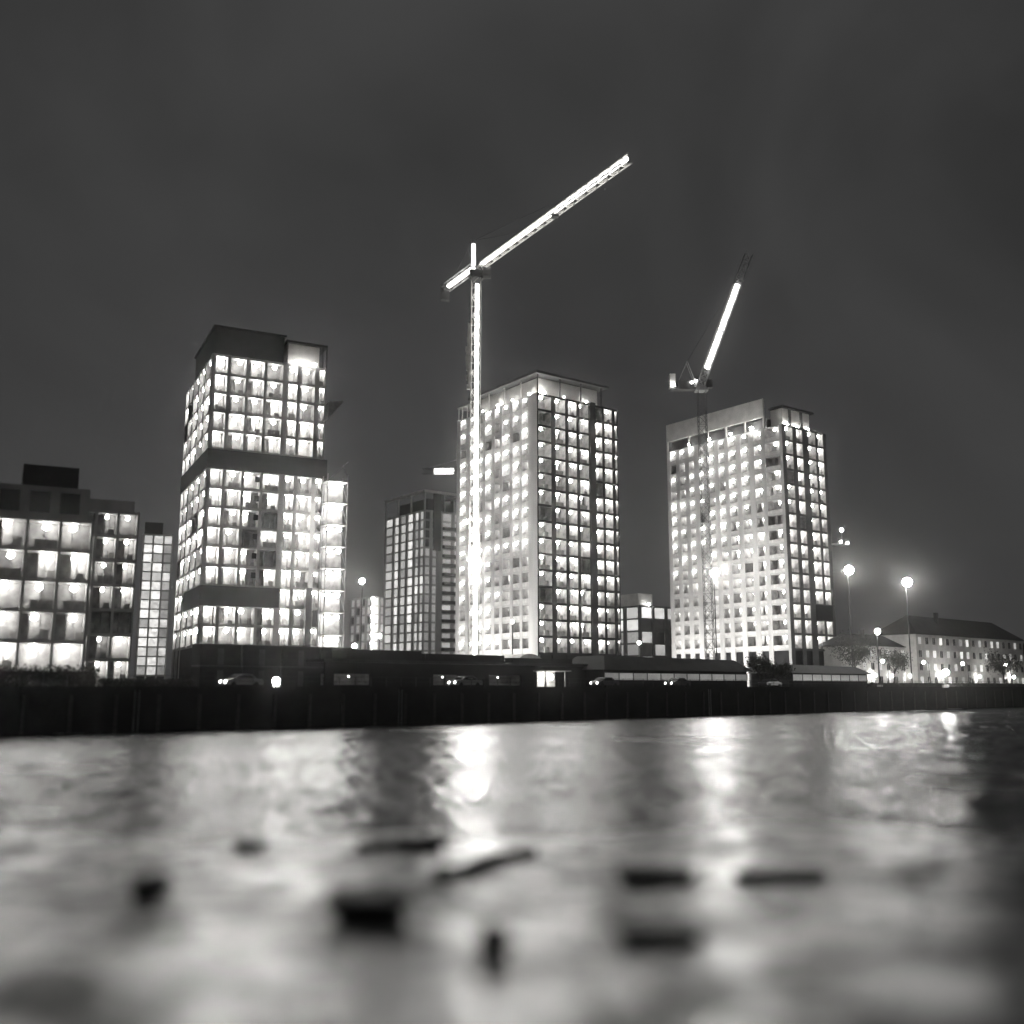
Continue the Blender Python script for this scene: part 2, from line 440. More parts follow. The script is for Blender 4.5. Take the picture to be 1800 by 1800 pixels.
# net fan jutting from the upper storeys
m = MB(); z = zb + 13.2 * 3.43
m.poly([(21.3, .1, z), (24.2, .1, z + .4), (21.3, .1, z - 3.4), (21.3, 2.6, z), (24.2, 2.6, z + .4), (21.3, 2.6, z - 3.4)], [(0, 2, 1), (3, 4, 5), (0, 1, 4, 3), (1, 2, 5, 4), (2, 0, 3, 5)])
m.build('debris_fan', M['steel'], t1)

# ---- hoist tower beside it
def hoist():
    c = at(566, 1190, 181); t = thing('hoist_tower', 'scaffold hoist tower with paired work lamps on every landing', 'hoist', (c.x, c.y, STREET), R(26.6))
    Hh = zz(832, 181) - STREET; w = 3.7; d = 3
    for x in (0, w):
        for y in (0, d): MB().box(x - .09, x + .09, y - .09, y + .09, 0, Hh).build('standard', M['steel'], t)
    n = 9; p = 3.95
    for i in range(n + 1):
        z = Hh - 1.2 - i * p
        if z < 1: break
        MB().box(-.1, w + .1, -.1, d + .1, z - .2, z).build('landing', M['concrete'], t)
        if i > 0:
            MB().box(.15, w - .15, d - .3, d - .2, z + .02, z + 3.6).build('mesh_panel', M['room'], t)
            for x in (.75, 2.45):
                lampball(t, (x, .6, z + 3.05), .48, 'lamp', 2)
        else:
            for x in (.7, 1.8): lampball(t, (x, .5, z - .75), .33, 'lamp', 2)
        m = MB(); m.bar((0, 0, z), (w, 0, z + p - .3), .05); m.bar((w, 0, z), (w, d, z + p - .3), .05); m.build('brace', M['steel'], t)
hoist()

# ---- tower two: the middle one
T2 = at(946, 1190, 212); TH = R(36.87)
cr2 = [(.01, .165), (.215, .335), (.37, .475), (.51, .625), (.705, .80), (.825, .925), (.962, .992)]
cl2 = [(.10, .17), (.20, .28), (.315, .405), (.44, .50), (.54, .62), (.655, .715), (.755, .825), (.87, .95)]
def skip2(face, ci, fl): return False
def l2r(ci, fl):
    if ci == 0: return (-.45, .3, 1)
    if ci == 1: return (-.5, .35, 1) if fl > 5 else (0, 1.2, 1)
    if ci == 2: return (.2 * ((fl % 2) * 2 - 1), .5, 1)
    if ci == 5: return (.0, .4, 1) if fl > 3 else (0, 1.3, 2)
    if ci == 4: return (.2, 1.4, 1)
    return (-.6 if fl % 2 else .3, .6, 1)
def l2l(ci, fl):
    if fl < 6 and ci in (0, 1, 2): return (0, 1.7, 2)
    if ci == 3: return (0, 1.4, 2) if fl % 3 else (.3, -.15, 1)
    if (ci * 7 + fl * 3) % 11 == 0: return (0, 1.5, 2)
    return (0, -.2, 1)
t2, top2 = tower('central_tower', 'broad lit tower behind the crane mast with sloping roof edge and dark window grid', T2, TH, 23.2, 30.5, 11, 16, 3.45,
                 cr2, cl2, skip=skip2, lamp_r=l2r, lamp_l=l2l, lampsize=.40, wall_l=.95, tone_r='cladding')  # unlit right face: its shade is put into near-black columns and strips
m = MB(); m.box(14.75, 16.35, -.35, .2, 0, top2 + .4); m.build('service_riser', M['cladding'], t2)
# roof: set-back lit storey under an oversailing plate
MB().box(1.6, 18.6, 1.6, 23, top2 + .02, top2 + 4.0).build('penthouse_wall', M['pale'], t2)
m = MB(); m.poly([(-.6, -.6, top2 + 4.3), (20.2, -.6, top2 + 4.3), (20.2, 25.4, top2 + 3.9), (-.6, 25.4, top2 + 3.9), (-.6, -.6, top2 + 4.85), (20.2, -.6, top2 + 4.85), (20.2, 25.4, top2 + 4.45), (-.6, 25.4, top2 + 4.45)],
                 [(0, 3, 2, 1), (4, 5, 6, 7), (0, 1, 5, 4), (1, 2, 6, 5), (2, 3, 7, 6), (3, 0, 4, 7)]); m.build('roof_plate', M['dark_concrete'], t2)
for x in (.3, 6.5, 12.5, 18.5): MB().box(x - .1, x + .1, .05, .25, top2 + .02, top2 + 4.25).build('roof_post', M['dark_steel'], t2)
for y in (6, 12, 18, 24): MB().box(.05, .3, y - .14, y + .14, top2 + .02, top2 + 3.9).build('roof_post', M['pale'], t2)
m = MB(); m.box(-.1, 4, 24.6, 30.4, top2 + 3.0, top2 + 3.3); m.build('terrace_canopy', M['pale'], t2)
for y in (26.5, 28.6, 30.1): MB().box(0, .2, y - .1, y + .1, top2 + .02, top2 + 2.98).build('terrace_post', M['pale'], t2)
for (x, y, r) in ((2.2, .6, .42), (8, .6, .25), (14.5, .6, .3), (.6, 3.5, .32), (.6, 9.5, .32), (.6, 15, .32), (.7, 21, .3)):
    lampball(t2, (x, y, top2 + .55), r, 'lamp')

# ---- tower three
T3 = at(1394, 1190, 233)
cr3 = [(.07, .23), (.31, .45), (.58, .75), (.80, .93)]
cl3 = [(.02, .135), (.17, .225), (.27, .335), (.375, .44), (.475, .525), (.565, .62), (.66, .70), (.745, .79), (.83, .88), (.915, .965)]
def l3r(ci, fl):
    hi = fl > 8
    if hi and ci in (0, 2, 3): return (-.4, .4, 1)
    return (0, 1.3, 1)
def l3l(ci, fl):
    hi = fl > 4
    if ci in (0, 1): return (.2, .5 if fl > 9 else 1.3, 1)
    if not hi: return (0, 1.6, 2)
    if ci in (2, 3): return (0, -.18 if fl > 8 else 1.4, 1)
    if ci == 8 and fl % 2: return (0, 1.4, 2)
    return (0, -.2, 1) if (ci + fl) % 5 else (0, 1.3, 2)
def skip3(face, ci, fl): return face == 'r' and ci in (2, 3) and fl == 2
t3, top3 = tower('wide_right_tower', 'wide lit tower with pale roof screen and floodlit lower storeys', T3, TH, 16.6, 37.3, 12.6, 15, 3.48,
                 cr3, cl3, skip=skip3, lamp_r=l3r, lamp_l=l3l, lampsize=.40, wall_l=.8, tone_r='dark_concrete')  # right face's shade is put into darker columns and edge strips
MB().box(-.1, .35, 5.1, 37.3, top3 + 2.7, top3 + 7.3).build('roof_screen', M['pale'], t3)
MB().box(1.2, 14, 5.2, 36.5, top3 + .02, top3 + 2.6).build('top_storey_wall', M['dark_concrete'], t3)
for y in (5.25, 11, 17, 23, 29.5, 37.1): MB().box(-.05, .33, y - .18, y + .18, top3 + .02, top3 + 2.68).build('screen_post', M['pale'], t3)
MB().box(2.4, 12.6, 1.6, 5.0, top3 + .02, top3 + 4.6).build('penthouse_wall', M['pale'], t3)
m = MB(); m.box(1.6, 13.6, .9, 5.05, top3 + 4.62, top3 + 5.1); m.build('penthouse_roof', M['roofing'], t3)
for x in (4.6, 8.9): MB().box(x, x + .8, 1.3, 1.58, top3 + .02, top3 + 4.6).build('penthouse_pier', M['dark_concrete'], t3)
for (x, y, r) in ((3.4, 1.0, .35), (7.2, 1.0, .3), (11.2, 1.0, .3), (-.5, 8.5, .5), (-.55, 15, .32), (-.55, 22, .32), (-.55, 29, .25)):
    lampball(t3, (x, y, top3 + .5), r, 'lamp')
m = MB(); m.box(9.3, 15.6, -.2, -.12, 12.6 - STREET + 2 * 3.48 - .2, 12.6 - STREET + 3 * 3.48 - .2); m.build('dark_screen', M['cladding'], t3)
# loading platform with lamps on its right side
c = at(1470, 955, 246); t = thing('loading_platform', 'loading platform with bright lamp cantilevered from the side of the wide tower', 'platform', c, TH)
MB().box(-.6, 4.4, -.8, 1.6, -.25, 0).build('deck', M['steel'], t)
m = MB()
for x in (-.5, 1, 2.6, 4.3): m.bar((x, -.75, 0), (x, -.75, 1.1), .04)
m.bar((-.5, -.75, 1.1), (4.3, -.75, 1.1), .04); m.build('guard_rail', M['steel'], t)
m = MB(); m.bar((2.4, 0, 0), (2.4, 0, 3.3), .08); m.build('lamp_post', M['steel'], t)
lampball(t, (2.4, 0, 3.5), .45, 'bulb'); lampball(t, (.6, -.9, .3), .3, 'bulb'); lampball(t, (3.2, -.9, .3), .3, 'bulb')

# ---- tower four: far residential block with a skeletal crown
T4 = at(742, 1190, 350)
t4, top4 = tower('crowned_far_tower', 'dimmer far tower with an open skeletal crown between the hoist and the crane', T4, TH, 17, 27, 10, 17, 3.22,
                 [(.02, .14), (.20, .30), (.45, .66), (.74, .96)], [(.02, .10), (.14, .22), (.28, .40), (.46, .58), (.64, .74), (.80, .97)], style='pane', slab_t=.6, room_d=.6, conc='concrete',
                 lamp_r=lambda c, f: (None if f > 12 and c < 2 else 'pane_dim') if c < 2 else ('pane_dim' if (c * 5 + f) % 4 else 'pane'),
                 lamp_l=lambda c, f: 'pane_bright' if c in (2, 4) or (c < 2 and f in (16, 9, 8)) else 'pane')
for (x, y) in ((0, 0), (8, 0), (16.7, 0), (0, 9), (0, 18), (0, 26.7), (16.7, 26.7)): MB().box(x, x + .5, y, y + .5, top4 + .02, top4 + 6.2).build('crown_post', M['concrete'], t4)
m = MB(); m.box(-.4, 17.4, -.4, .5, top4 + 6.2, top4 + 7); m.box(-.4, .5, .5, 27.2, top4 + 6.2, top4 + 7); m.box(16.5, 17.4, .5, 27.2, top4 + 6.2, top4 + 7); m.build('crown_beam', M['pale'], t4)
MB().box(3, 14, 3, 22, top4 + .02, top4 + 4.6).build('plant_room', M['cladding'], t4)
m = MB(); m.box(3.6, 6.6, -.5, .1, top4 - 14, top4 + 6); m.build('lift_shaft', M['cladding'], t4)
for fl in range(2, 16):
    k = bpy.data.meshes.get('balcony') or MB().box(7.4, 16.8, -1.5, -.12, -.2, .9).mesh('balcony')
    put('balcony', k, M['dark_concrete'], t4, (0, 0, 10 - STREET + fl * 3.22))

# ---- other blocks behind
T5 = at(650, 1190, 385)
t5, top5 = tower('small_far_block', 'low far block with one bright column of landing lamps', T5, TH, 7, 17, 8, 9, 3.3,
                 [(.1, .42), (.58, .9)], [(.05, .2), (.28, .45), (.52, .7), (.78, .95)], style='pane', slab_t=.6, room_d=.6,
                 lamp_r=lambda c, f: 'pane', lamp_l=lambda c, f: 'pane_dim' if (c + f) % 3 else None)
for i in range(9): lampball(t5, (.2, -.6, 8 - STREET + i * 3.3 + 2.2), .62, 'bulb' if i % 2 else 'lamp', 1)
T6 = at(1128, 1190, 300)
t6, top6 = tower('low_block', 'low block with a lit top storey standing between two lit towers', T6, TH, 16, 20, 6, 6, 3.6,
                 [(.03, .3), (.36, .63), (.70, .97)], [(.05, .3), (.37, .63), (.70, .95)], style='pane', slab_t=.5, room_d=.6,
                 lamp_r=lambda c, f: 'pane_bright' if f == 5 else ('pane' if (c, f) in ((0, 3), (1, 2), (0, 1)) else None),
                 lamp_l=lambda c, f: 'pane_bright' if f >= 4 else 'pane_dim', conc='dark_concrete')
MB().box(.2, 6, 1, 9, top6 + .02, top6 + 3.6).build('roof_hut', M['pale'], t6)
lampball(t6, (3, -.5, top6 + .4), .4, 'lamp'); lampball(t6, (-.4, 12, top6 - 16), .7, 'bulb')

TA = at(147, 1190, 112)
tA, topA = tower('edge_block', 'blurred grey lit block on the quay with unlit upper storeys and a black plant box', (TA.x - 20 * .894, TA.y - 20 * .447, 0), R(26.6), 20, 14, 5.6, 5, 3.3,
                 [(.012, .165), (.18, .33), (.345, .495), (.51, .66), (.675, .825), (.84, .985)], [(.2, .4), (.45, .65), (.7, .95)], slab_t=.3, lamp_r=lambda c, f: (random.uniform(-.3, .3), 1.1, 1), lamp_l=lambda c, f: (0, 1, 2))
m = MB(); m.box(.6, 19.4, .6, 13, topA + .02, topA + 3.6); m.build('upper_storeys', M['concrete'], tA)
for i in range(6): MB().box(1.4 + i * 3, 3.4 + i * 3, .5, .58, topA + .7, topA + 3.0).build('dark_window', M['glass'], tA)
m = MB(); m.box(12.5, 18.2, 2, 9, topA + 3.62, topA + 6.2); m.build('plant_box', M['cladding'], tA)
TB = at(228, 1190, 136)
tB, topB = tower('dim_block', 'dim grey block behind the hedge with a low roof parapet', (TB.x - 8 * .894, TB.y - 8 * .447, 0), R(26.6), 8, 14, 4.4, 7, 3.25,
                 [(.03, .31), (.35, .65), (.69, .97)], [(.32, .6), (.65, .95)], slab_t=.35, lamp_r=lambda c, f: (0, 1.2, 1) if f != 2 else None, lamp_l=lambda c, f: (0, 1.2, 2), lampsize=.3)
MB().box(.6, 7.4, 1, 13, topB + .02, topB + 1.6).build('roof_parapet', M['concrete'], tB)
TC = at(236, 1190, 300)
tC, topC = tower('slim_tower', 'slim bright tower with a dark cap standing in the gap', TC, R(20), 8.6, 12, 7.5, 15, 2.75,
                 [(.06, .32), (.38, .66), (.72, .95)], [(.1, .45), (.55, .9)], style='pane', slab_t=.4, room_d=.6, lamp_r=lambda c, f: ('pane_bright' if (c + f * 2) % 5 else 'pane') if c < 2 else ('pane' if f % 4 else 'pane_dim'), tone_r='concrete')
MB().box(.4, 5.5, .4, 11, topC + .02, topC + 3.6).build('roof_cap', M['cladding'], tC)

# ------------------------------------------------------------------ cranes
def lattice(m, a, b, w, step, r=.06, tri=False, up=None):
    a = Vector(a); b = Vector(b); d = (b - a); L = d.length; d.normalize()
    up = Vector(up) if up else (Vector((0, 0, 1)) if abs(d.z) < .9 else Vector((0, 1, 0)))
    s = d.cross(up).normalized(); q = s.cross(d)
    offs = [s * w / 2 - q * w / 2, -s * w / 2 - q * w / 2, q * w / 2] if tri else [s * w / 2 - q * w / 2, s * w / 2 + q * w / 2, -s * w / 2 + q * w / 2, -s * w / 2 - q * w / 2]
    n = max(1, round(L / step)); k = len(offs)
    for o in offs: m.bar(a + o, b + o, r * 1.6)
    for i in range(n):
        p = a + d * L * i / n; p2 = a + d * L * (i + 1) / n
        for j in range(k):
            o1, o2 = offs[j], offs[(j + 1) % k]
            m.bar(p + o1, p2 + o2, r) if i % 2 else m.bar(p + o2, p2 + o1, r)
            m.bar(p + o1, p + o2, r * .8)
    return m
def tubes(t, a, b, r, seg, gap, mt, name='light_tube'):
    a = Vector(a); b = Vector(b); L = (b - a).length; n = max(1, round(L / seg)); d = (b - a) / L
    for i in range(n):
        MB().bar(a + d * (L * i / n + gap / 2), a + d * (L * (i + 1) / n - gap / 2), r, 10).build(name, M[mt], t, smooth=False)

# main crane
mb = at(833, 1100, 200); zt = zz(487, 200); zt_l = zt - STREET
c1 = thing('tower_crane', 'tall tower crane outlined in white light with its jib swung over the water', 'crane', (mb.x, mb.y, STREET))
MB().box(-3, 3, -3, 3, 0, .6).build('base', M['concrete'], c1)
lattice(MB(), (0, 0, .6), (0, 0, zt_l), 1.9, 2.0, .08).build('mast', M['pale'], c1)
tubes(c1, (.25, 0, 3), (.25, 0, zt_l - 1.5), .40, 14, .12, 'tube')
m = MB(); m.box(-1.3, 1.3, -1.3, 1.3, zt_l, zt_l + 1.2); m.bar((0, 0, zt_l - .5), (0, 0, zt_l + .02), 1.5, 14); m.build('slewing_ring', M['dark_steel'], c1)
jd = Vector((26.5, -45, 0)).normalized(); js = Vector((jd.y, -jd.x, 0)) * -1
zj = zt_l + 1.9
cab = MB(); cc = jd * .6 + Vector((1.95, -.9, 0)); cab.box(cc.x - .75, cc.x + .75, cc.y - .9, cc.y + .9, zt_l - .6, zt_l + 1.5)
cb = cab.build('cab', M['dark_steel'], c1)
MB().box(cc.x - .6, cc.x + .6, cc.y - .96, cc.y - .91, zt_l + .3, zt_l + 1.3).build('window', M['glass'], cb)
J0 = jd * 1.6 + Vector((0, 0, zj)); J1 = jd * 52 + Vector((0, 0, zj))
lattice(MB(), J0, J1, 1.5, 1.7, .075, True).build('jib', M['pale'], c1)
tubes(c1, J0 + jd * .6, J1 - jd * .3, .34, 10, .06, 'tube')
K0 = jd * -1.2 + Vector((0, 0, zj + .5)); K1 = jd * -12.5 + Vector((0, 0, zj + .5))
lattice(MB(), K0, jd * -15 + Vector((0, 0, zj + .5)), 1.5, 1.9, .05).build('counter_jib', M['steel'], c1)
tubes(c1, K0, K1, .45, 12, .1, 'tube')
for s in (-1, 1):
    p = jd * -14.2 + js * s * .5
    m = MB(); m.box(p.x - .5, p.x + .5, p.y - .8, p.y + .8, zj - 2.2, zj + .3); m.build('counterweight', M['dark_concrete'], c1)
lattice(MB(), (-.5, 0, zt_l + 1.2), (-.6, 0, zt_l + 8), .9, 1.4, .06).build('cathead', M['steel'], c1)
tubes(c1, (-.5, 0, zt_l + 2.6), (-.6, 0, zt_l + 7.2), .42, 9, .1, 'tube')
A = Vector((-.6, 0, zt_l + 8)); m = MB(); m.bar(A, J0 + jd * 34 + Vector((0, 0, .8)), .04); m.bar(A, J0 + jd * 16 + Vector((0, 0, .8)), .04); m.bar(A, K1, .04); m.build('tie_bars', M['dark_steel'], c1)
p = jd * 30 + Vector((0, 0, zj - .9)); m = MB(); m.box(p.x - .7, p.x + .7, p.y - .7, p.y + .7, p.z - .3, p.z); m.build('trolley', M['dark_steel'], c1)
# goods hoist cable guide: ragged sheeting on the upper mast
m = MB(); z = zt_l - 24
for i in range(14):
    w = .35 + .35 * random.random() + (.35 if 3 < i < 9 else 0)
    m.box(-1.15 - w, -1.0, -.5, .3, z + i * 1.0, z + i * 1.0 + .93)
m.build('sheeting', M['pale'], c1)
for v, rr in ((985, .85), (920, .42)):                     # floodlights clamped on the mast
    z = zz(v, 200) - STREET
    MB().box(-1.7, -1.0, -1.6, -1.0, z - .2, z + .2).build('flood_bracket', M['dark_steel'], c1)
    put('floodlight', ball(rr, 'flood' if rr > .6 else 'flood_s', 2), M['flood'], c1, (-1.6 if rr < .6 else .2, -1.9, z))
lampball(c1, (0, -3.1, .9), .5, 'bulb')

# luffing crane on the right
b2 = at(1243, 1000, 244); zp = zz(688, 244) - STREET
c2 = thing('luffing_crane', 'luffing crane with steep half lit jib above the wide right tower', 'crane', (b2.x, b2.y, STREET))
lattice(MB(), (0, 0, .4), (0, 0, zp), 1.9, 2.2, .06).build('mast', M['dark_steel'], c2)
MB().box(-3, 3, -3, 3, 0, .5).build('base', M['concrete'], c2)
MB().box(-1.5, 1.5, -1.4, 1.4, zp, zp + 1).build('slewing_ring', M['steel'], c2)
tip = at(1316, 447, 238) - Vector((b2.x, b2.y, STREET)); foot = Vector((-.3, -.6, zp + 1.3)); dj = (tip - foot)
lattice(MB(), foot, tip, 1.8, 1.9, .075).build('jib', M['steel'], c2)
def along(v):
    lo, hi = 0, 1
    for _ in range(40):
        k = (lo + hi) / 2; p = foot + dj * k + Vector((b2.x, b2.y, STREET)) - Vector((0, 0, CAM_H))
        vv = 900 - 1800 * ((p.z * cp - p.y * sp) / (p.y * cp + p.z * sp))
        if vv > v: lo = k
        else: hi = k
    return foot + dj * lo
tubes(c2, along(648), along(583), 0.62, 40, .1, 'tube'); tubes(c2, along(580), along(500), 0.62, 40, .1, 'tube')
m = MB(); m.box(-7.6, -1.2, -1.1, 1.1, zp + .3, zp + .8); m.build('counter_deck', M['dark_steel'], c2)
MB().box(-7.9, -6.5, -1.2, 1.2, zp + .82, zp + 4.2).build('counterweight', M['pale'], c2)
MB().box(-5.8, -3.0, -1, 1, zp + .82, zp + 2.6).build('winch_house', M['dark_steel'], c2)
m = MB(); m.bar((-1.2, -.8, zp + 1), (-3.4, -.8, zp + 7.5), .12); m.bar((-1.2, .8, zp + 1), (-3.4, .8, zp + 7.5), .12); m.bar((-6.4, 0, zp + .8), (-3.4, 0, zp + 7.5), .1); m.bar((-3.4, -.9, zp + 7.5), (-3.4, .9, zp + 7.5), .1); m.build('a_frame', M['steel'], c2)
m = MB(); m.bar((-3.4, 0, zp + 7.5), foot + dj * .93, .05); m.build('luffing_rope', M['dark_steel'], c2)
MB().box(1.0, 2.5, -1.6, -.2, zp + .6, zp + 2.6).build('cab', M['dark_steel'], c2)
for p in ((-1.6, -1.4, zp + 2.3), (-2.6, -1.4, zp + 1.9), (-7.2, -1.7, zp + 1.2)): lampball(c2, p, .36, 'lamp', 1)

# far crane peeping out behind the central tower
b3 = at(852, 1150, 310); zp3 = zz(833, 310) - STREET
c3 = thing('far_crane', 'far crane whose lit counter jib peeps out beside the central tower', 'crane', (b3.x, b3.y, STREET))
lattice(MB(), (0, 0, 0), (0, 0, zp3), 2, 2.5, .07).build('mast', M['dark_steel'], c3)
lattice(MB(), (22, -6, zp3 + .8), (gx(742, 310, 833) - b3.x, 0, zp3 + .8), 1.6, 2, .06).build('jib', M['dark_steel'], c3)
tubes(c3, (gx(798, 310, 833) - b3.x, -.4, zp3 + .8), (gx(763, 310, 833) - b3.x, 0, zp3 + .8), .95, 20, .1, 'tube_far')
m = MB(); m.bar((0, 0, zp3), (0, 0, zp3 + 7), .3); m.build('cathead', M['dark_steel'], c3)
m = MB(); m.bar((0, 0, zp3 + 7), (gx(745, 310, 833) - b3.x, 0, zp3 + 1.5), .08); m.build('tie_bars', M['steel'], c3)

# ------------------------------------------------------------------ flood masts and lamp posts
def flood_mast(u, v, Y, r, mt, name, label, cat, arms=True):
    p = at(u, v, Y); h = p.z - STREET
    t = thing(name, label, cat, (p.x, p.y, STREET))
    MB().bar((0, 0, 0), (0, 0, h), .13, 8).build('pole', M['dark_steel'], t)
    MB().box(-.4, .4, -.4, .4, 0, .5).build('base', M['concrete'], t)
    if arms: MB().bar((-r * 1.3, 0, h), (r * 1.3, 0, h), .08).build('cross_arm', M['dark_steel'], t)
    put('lamp', ball(r, mt, 2), M[mt], t, (0, -r * .8 - .1, h)); return t
FM = 'floodlight mast'
flood_mast(1255, 1008, 231, .95, 'flood', 'floodlight_mast', 'floodlight mast glaring in front of the wide right tower', FM)
flood_mast(1490, 1003, 215, .95, 'flood_s', 'floodlight_mast', 'floodlight mast beside the shaded side of the wide right tower', FM)
flood_mast(1592, 1024, 215, .95, 'flood_s', 'floodlight_mast', 'floodlight mast rising above the low riverside houses', FM)
flood_mast(637, 1022, 300, .8, 'flood_s', 'floodlight_mast', 'floodlight mast in front of the small far block', FM)
flood_mast(667, 1118, 260, .6, 'bulb', 'lamp_post', 'lamp post in front of the crowned far tower', 'lamp post', False)
flood_mast(624, 1136, 240, .6, 'bulb', 'lamp_post', 'taller of two lamp posts at the foot of the hoist tower', 'lamp post', False)
flood_mast(614, 1151, 215, .5, 'bulb', 'lamp_post', 'shorter of two lamp posts at the foot of the hoist tower', 'lamp post', False)
flood_mast(901, 1093, 196, .3, 'bulb', 'lamp_post', 'lamp post close to the foot of the floodlit central tower', 'lamp post', False)
flood_mast(1660, 1182, 176, .55, 'flood_s', 'lamp_post', 'low bright lamp post before the riverside houses', 'lamp post', False)
flood_mast(1541, 1110, 190, .5, 'flood_s', 'lamp_post', 'tall lamp post at the corner of the riverside houses', 'lamp post', False)
flood_mast(1123, 1130, 260, .45, 'bulb', 'lamp_post', 'lamp post in front of the low block', 'lamp post', False)

# added hooded floodlights, hidden from view, put in to brighten the facades
def fill_uplight(tower_o, x, y, face, label, k=1.0):
    # face 'l': stands off the left face (local -x side) and looks towards +x
    c = tower_o.matrix_basis @ Vector((x, y, 0)); t = thing('fill_floodlight', label, 'floodlight', c, tower_o.rotation_euler.z, 'added facade floodlights')
    MB().box(-.5, .5, -.5, .5, 0, .15).build('foot', M['dark_steel'], t); MB().box(-.08, .08, -.08, .08, .15, 1.6).build('stand', M['dark_steel'], t)
    m = MB(); z = 1.6; w = .9; d = Vector((.75, 0, .66)); q = Vector((-.66, 0, .75)); s = Vector((0, 1, 0)); o = Vector((0, 0, z + .5))
    pts = [o + q * a * w * .7 + s * b * w + d * e for e in (-.25, .12) for a, b in ((-1, -1), (-1, 1), (1, 1), (1, -1))]
    m.poly(pts, [(0, 1, 2, 3), (0, 4, 5, 1), (1, 5, 6, 2), (2, 6, 7, 3), (3, 7, 4, 0)]); m.build('housing', M['dark_steel'], t)
    m = MB(); m.poly([o + q * a * w * .62 + s * b * w * .92 for a, b in ((-1, -1), (1, -1), (1, 1), (-1, 1))], [(0, 1, 2, 3)]); m.build('lens', M['flood_fill'], t)
M['flood_fill'] = emat('fill_floodlight_lens', 650)
bpy.context.view_layer.update()
for y, w in ((6, 'river'), (19, 'inland')): fill_uplight(t2, -13, y, 'l', 'added ground floodlight brightening the ' + w + ' end of the central tower')
for y, w in ((7, 'river end'), (20, 'middle'), (31, 'inland end')): fill_uplight(t3, -13, y, 'l', 'added ground floodlight brightening the ' + w + ' of the wide right tower')

# ------------------------------------------------------------------ low buildings along the quay
# quay railing and ladders
rail = thing('quay_railing', 'thin dark railing along the top of the embankment wall', 'railing', quay(0, .35, STREET + .14), an)
pm = MB().box(-.03, .03, -.03, .03, 0, 1.0).mesh('post')
for i in range(-45, 110): put('post', pm, M['dark_steel'], rail, (i * 2.0, 0, 0))
for z in (.5, 1.0): MB().box(-92, 220, -.02, .02, z, z + .04).build('rail', M['dark_steel'], rail)
for i, (u, w) in enumerate(((250, 'below the slim tower'), (705, 'below the black shed'), (1240, 'below the long pavilion'))):
    o = quay(0, -.22, 0) + alg * ((u - 900) / 1800 * 126.2 / (alg.x - (u - 900) / 1800 * alg.y)); t = thing('wall_ladder', 'steel ladder fixed to the embankment wall ' + w, 'ladder', o, an)
    for x in (-.22, .22): MB().box(x - .03, x + .03, -.03, .03, -.3, STREET - .2).build('stile', M['steel'], t)
    rm = bpy.data.meshes.get('rung') or MB().box(-.19, .19, -.015, .015, 0, .03).mesh('rung')
    for j in range(12): put('rung', rm, M['steel'], t, (0, 0, .1 + j * .3))
def along_u(u, n):               # point n metres behind the wall in pixel column u
    k = (u - 900) / 1800 / 1.01; q = P0 + nrm * n
    # P0 + alg*a + nrm*n on ray X = kY
    a = (k * q.y - q.x) / (alg.x - k * alg.y); return a
# long dark shed with three lit openings
a0, a1 = along_u(572, 18), along_u(1088, 18)
o = quay(a0, 18); shed = thing('riverside_shed', 'long black shed on the quay with three lit openings', 'shed', (o.x, o.y, STREET), an)
L = a1 - a0; ops = [(along_u(x0, 18) - a0, along_u(x1, 18) - a0) for x0, x1 in ((588, 652), (762, 806), (860, 916))]
def hz(v, u): return zz(v, quay(along_u(u, 18), 18).y) - STREET
m = MB(); p = 0
zo0, zo1 = .35, 1.75
for (x0, x1) in ops + [(L, L)]:
    MB().box(p, x0, 0, .3, 0, 3.2).build('wall', M['cladding'], shed); p = x1
for (x0, x1) in ops:
    MB().box(x0, x1, 0, .3, zo1, 3.2).build('lintel', M['cladding'], shed); MB().box(x0, x1, 0, .3, 0, zo0).build('sill', M['cladding'], shed)
    put('opening', room_mesh(x1 - x0 - .05, zo1 - zo0, 3), M['room'], shed, ((x0 + x1) / 2, .31, zo0))
    lampball(shed, (x0 + (x1 - x0) * random.uniform(.3, .7), 1.8, zo1 - .3), .13, 'lamp_dim', 1)
MB().box(0, L, 4, 9, 0, 3.2).build('rear_wall', M['cladding'], shed)
r0 = along_u(612, 18) - a0; r1 = along_u(745, 18) - a0; r2 = along_u(900, 18) - a0; r3 = along_u(1010, 18) - a0
MB().box(-.5, L + .5, -.5, 9.5, 3.22, 3.6).build('roof', M['roofing'], shed)
MB().box(r0, r1, .5, 8, 3.62, 4.9).build('roof_monitor', M['cladding'], shed); MB().box(r1 + .6, r2 - 1, .5, 8, 3.62, 4.6).build('roof_monitor', M['cladding'], shed)
MB().box(r2 + .5, r3, .5, 8, 3.62, 4.3).build('roof_monitor', M['cladding'], shed)

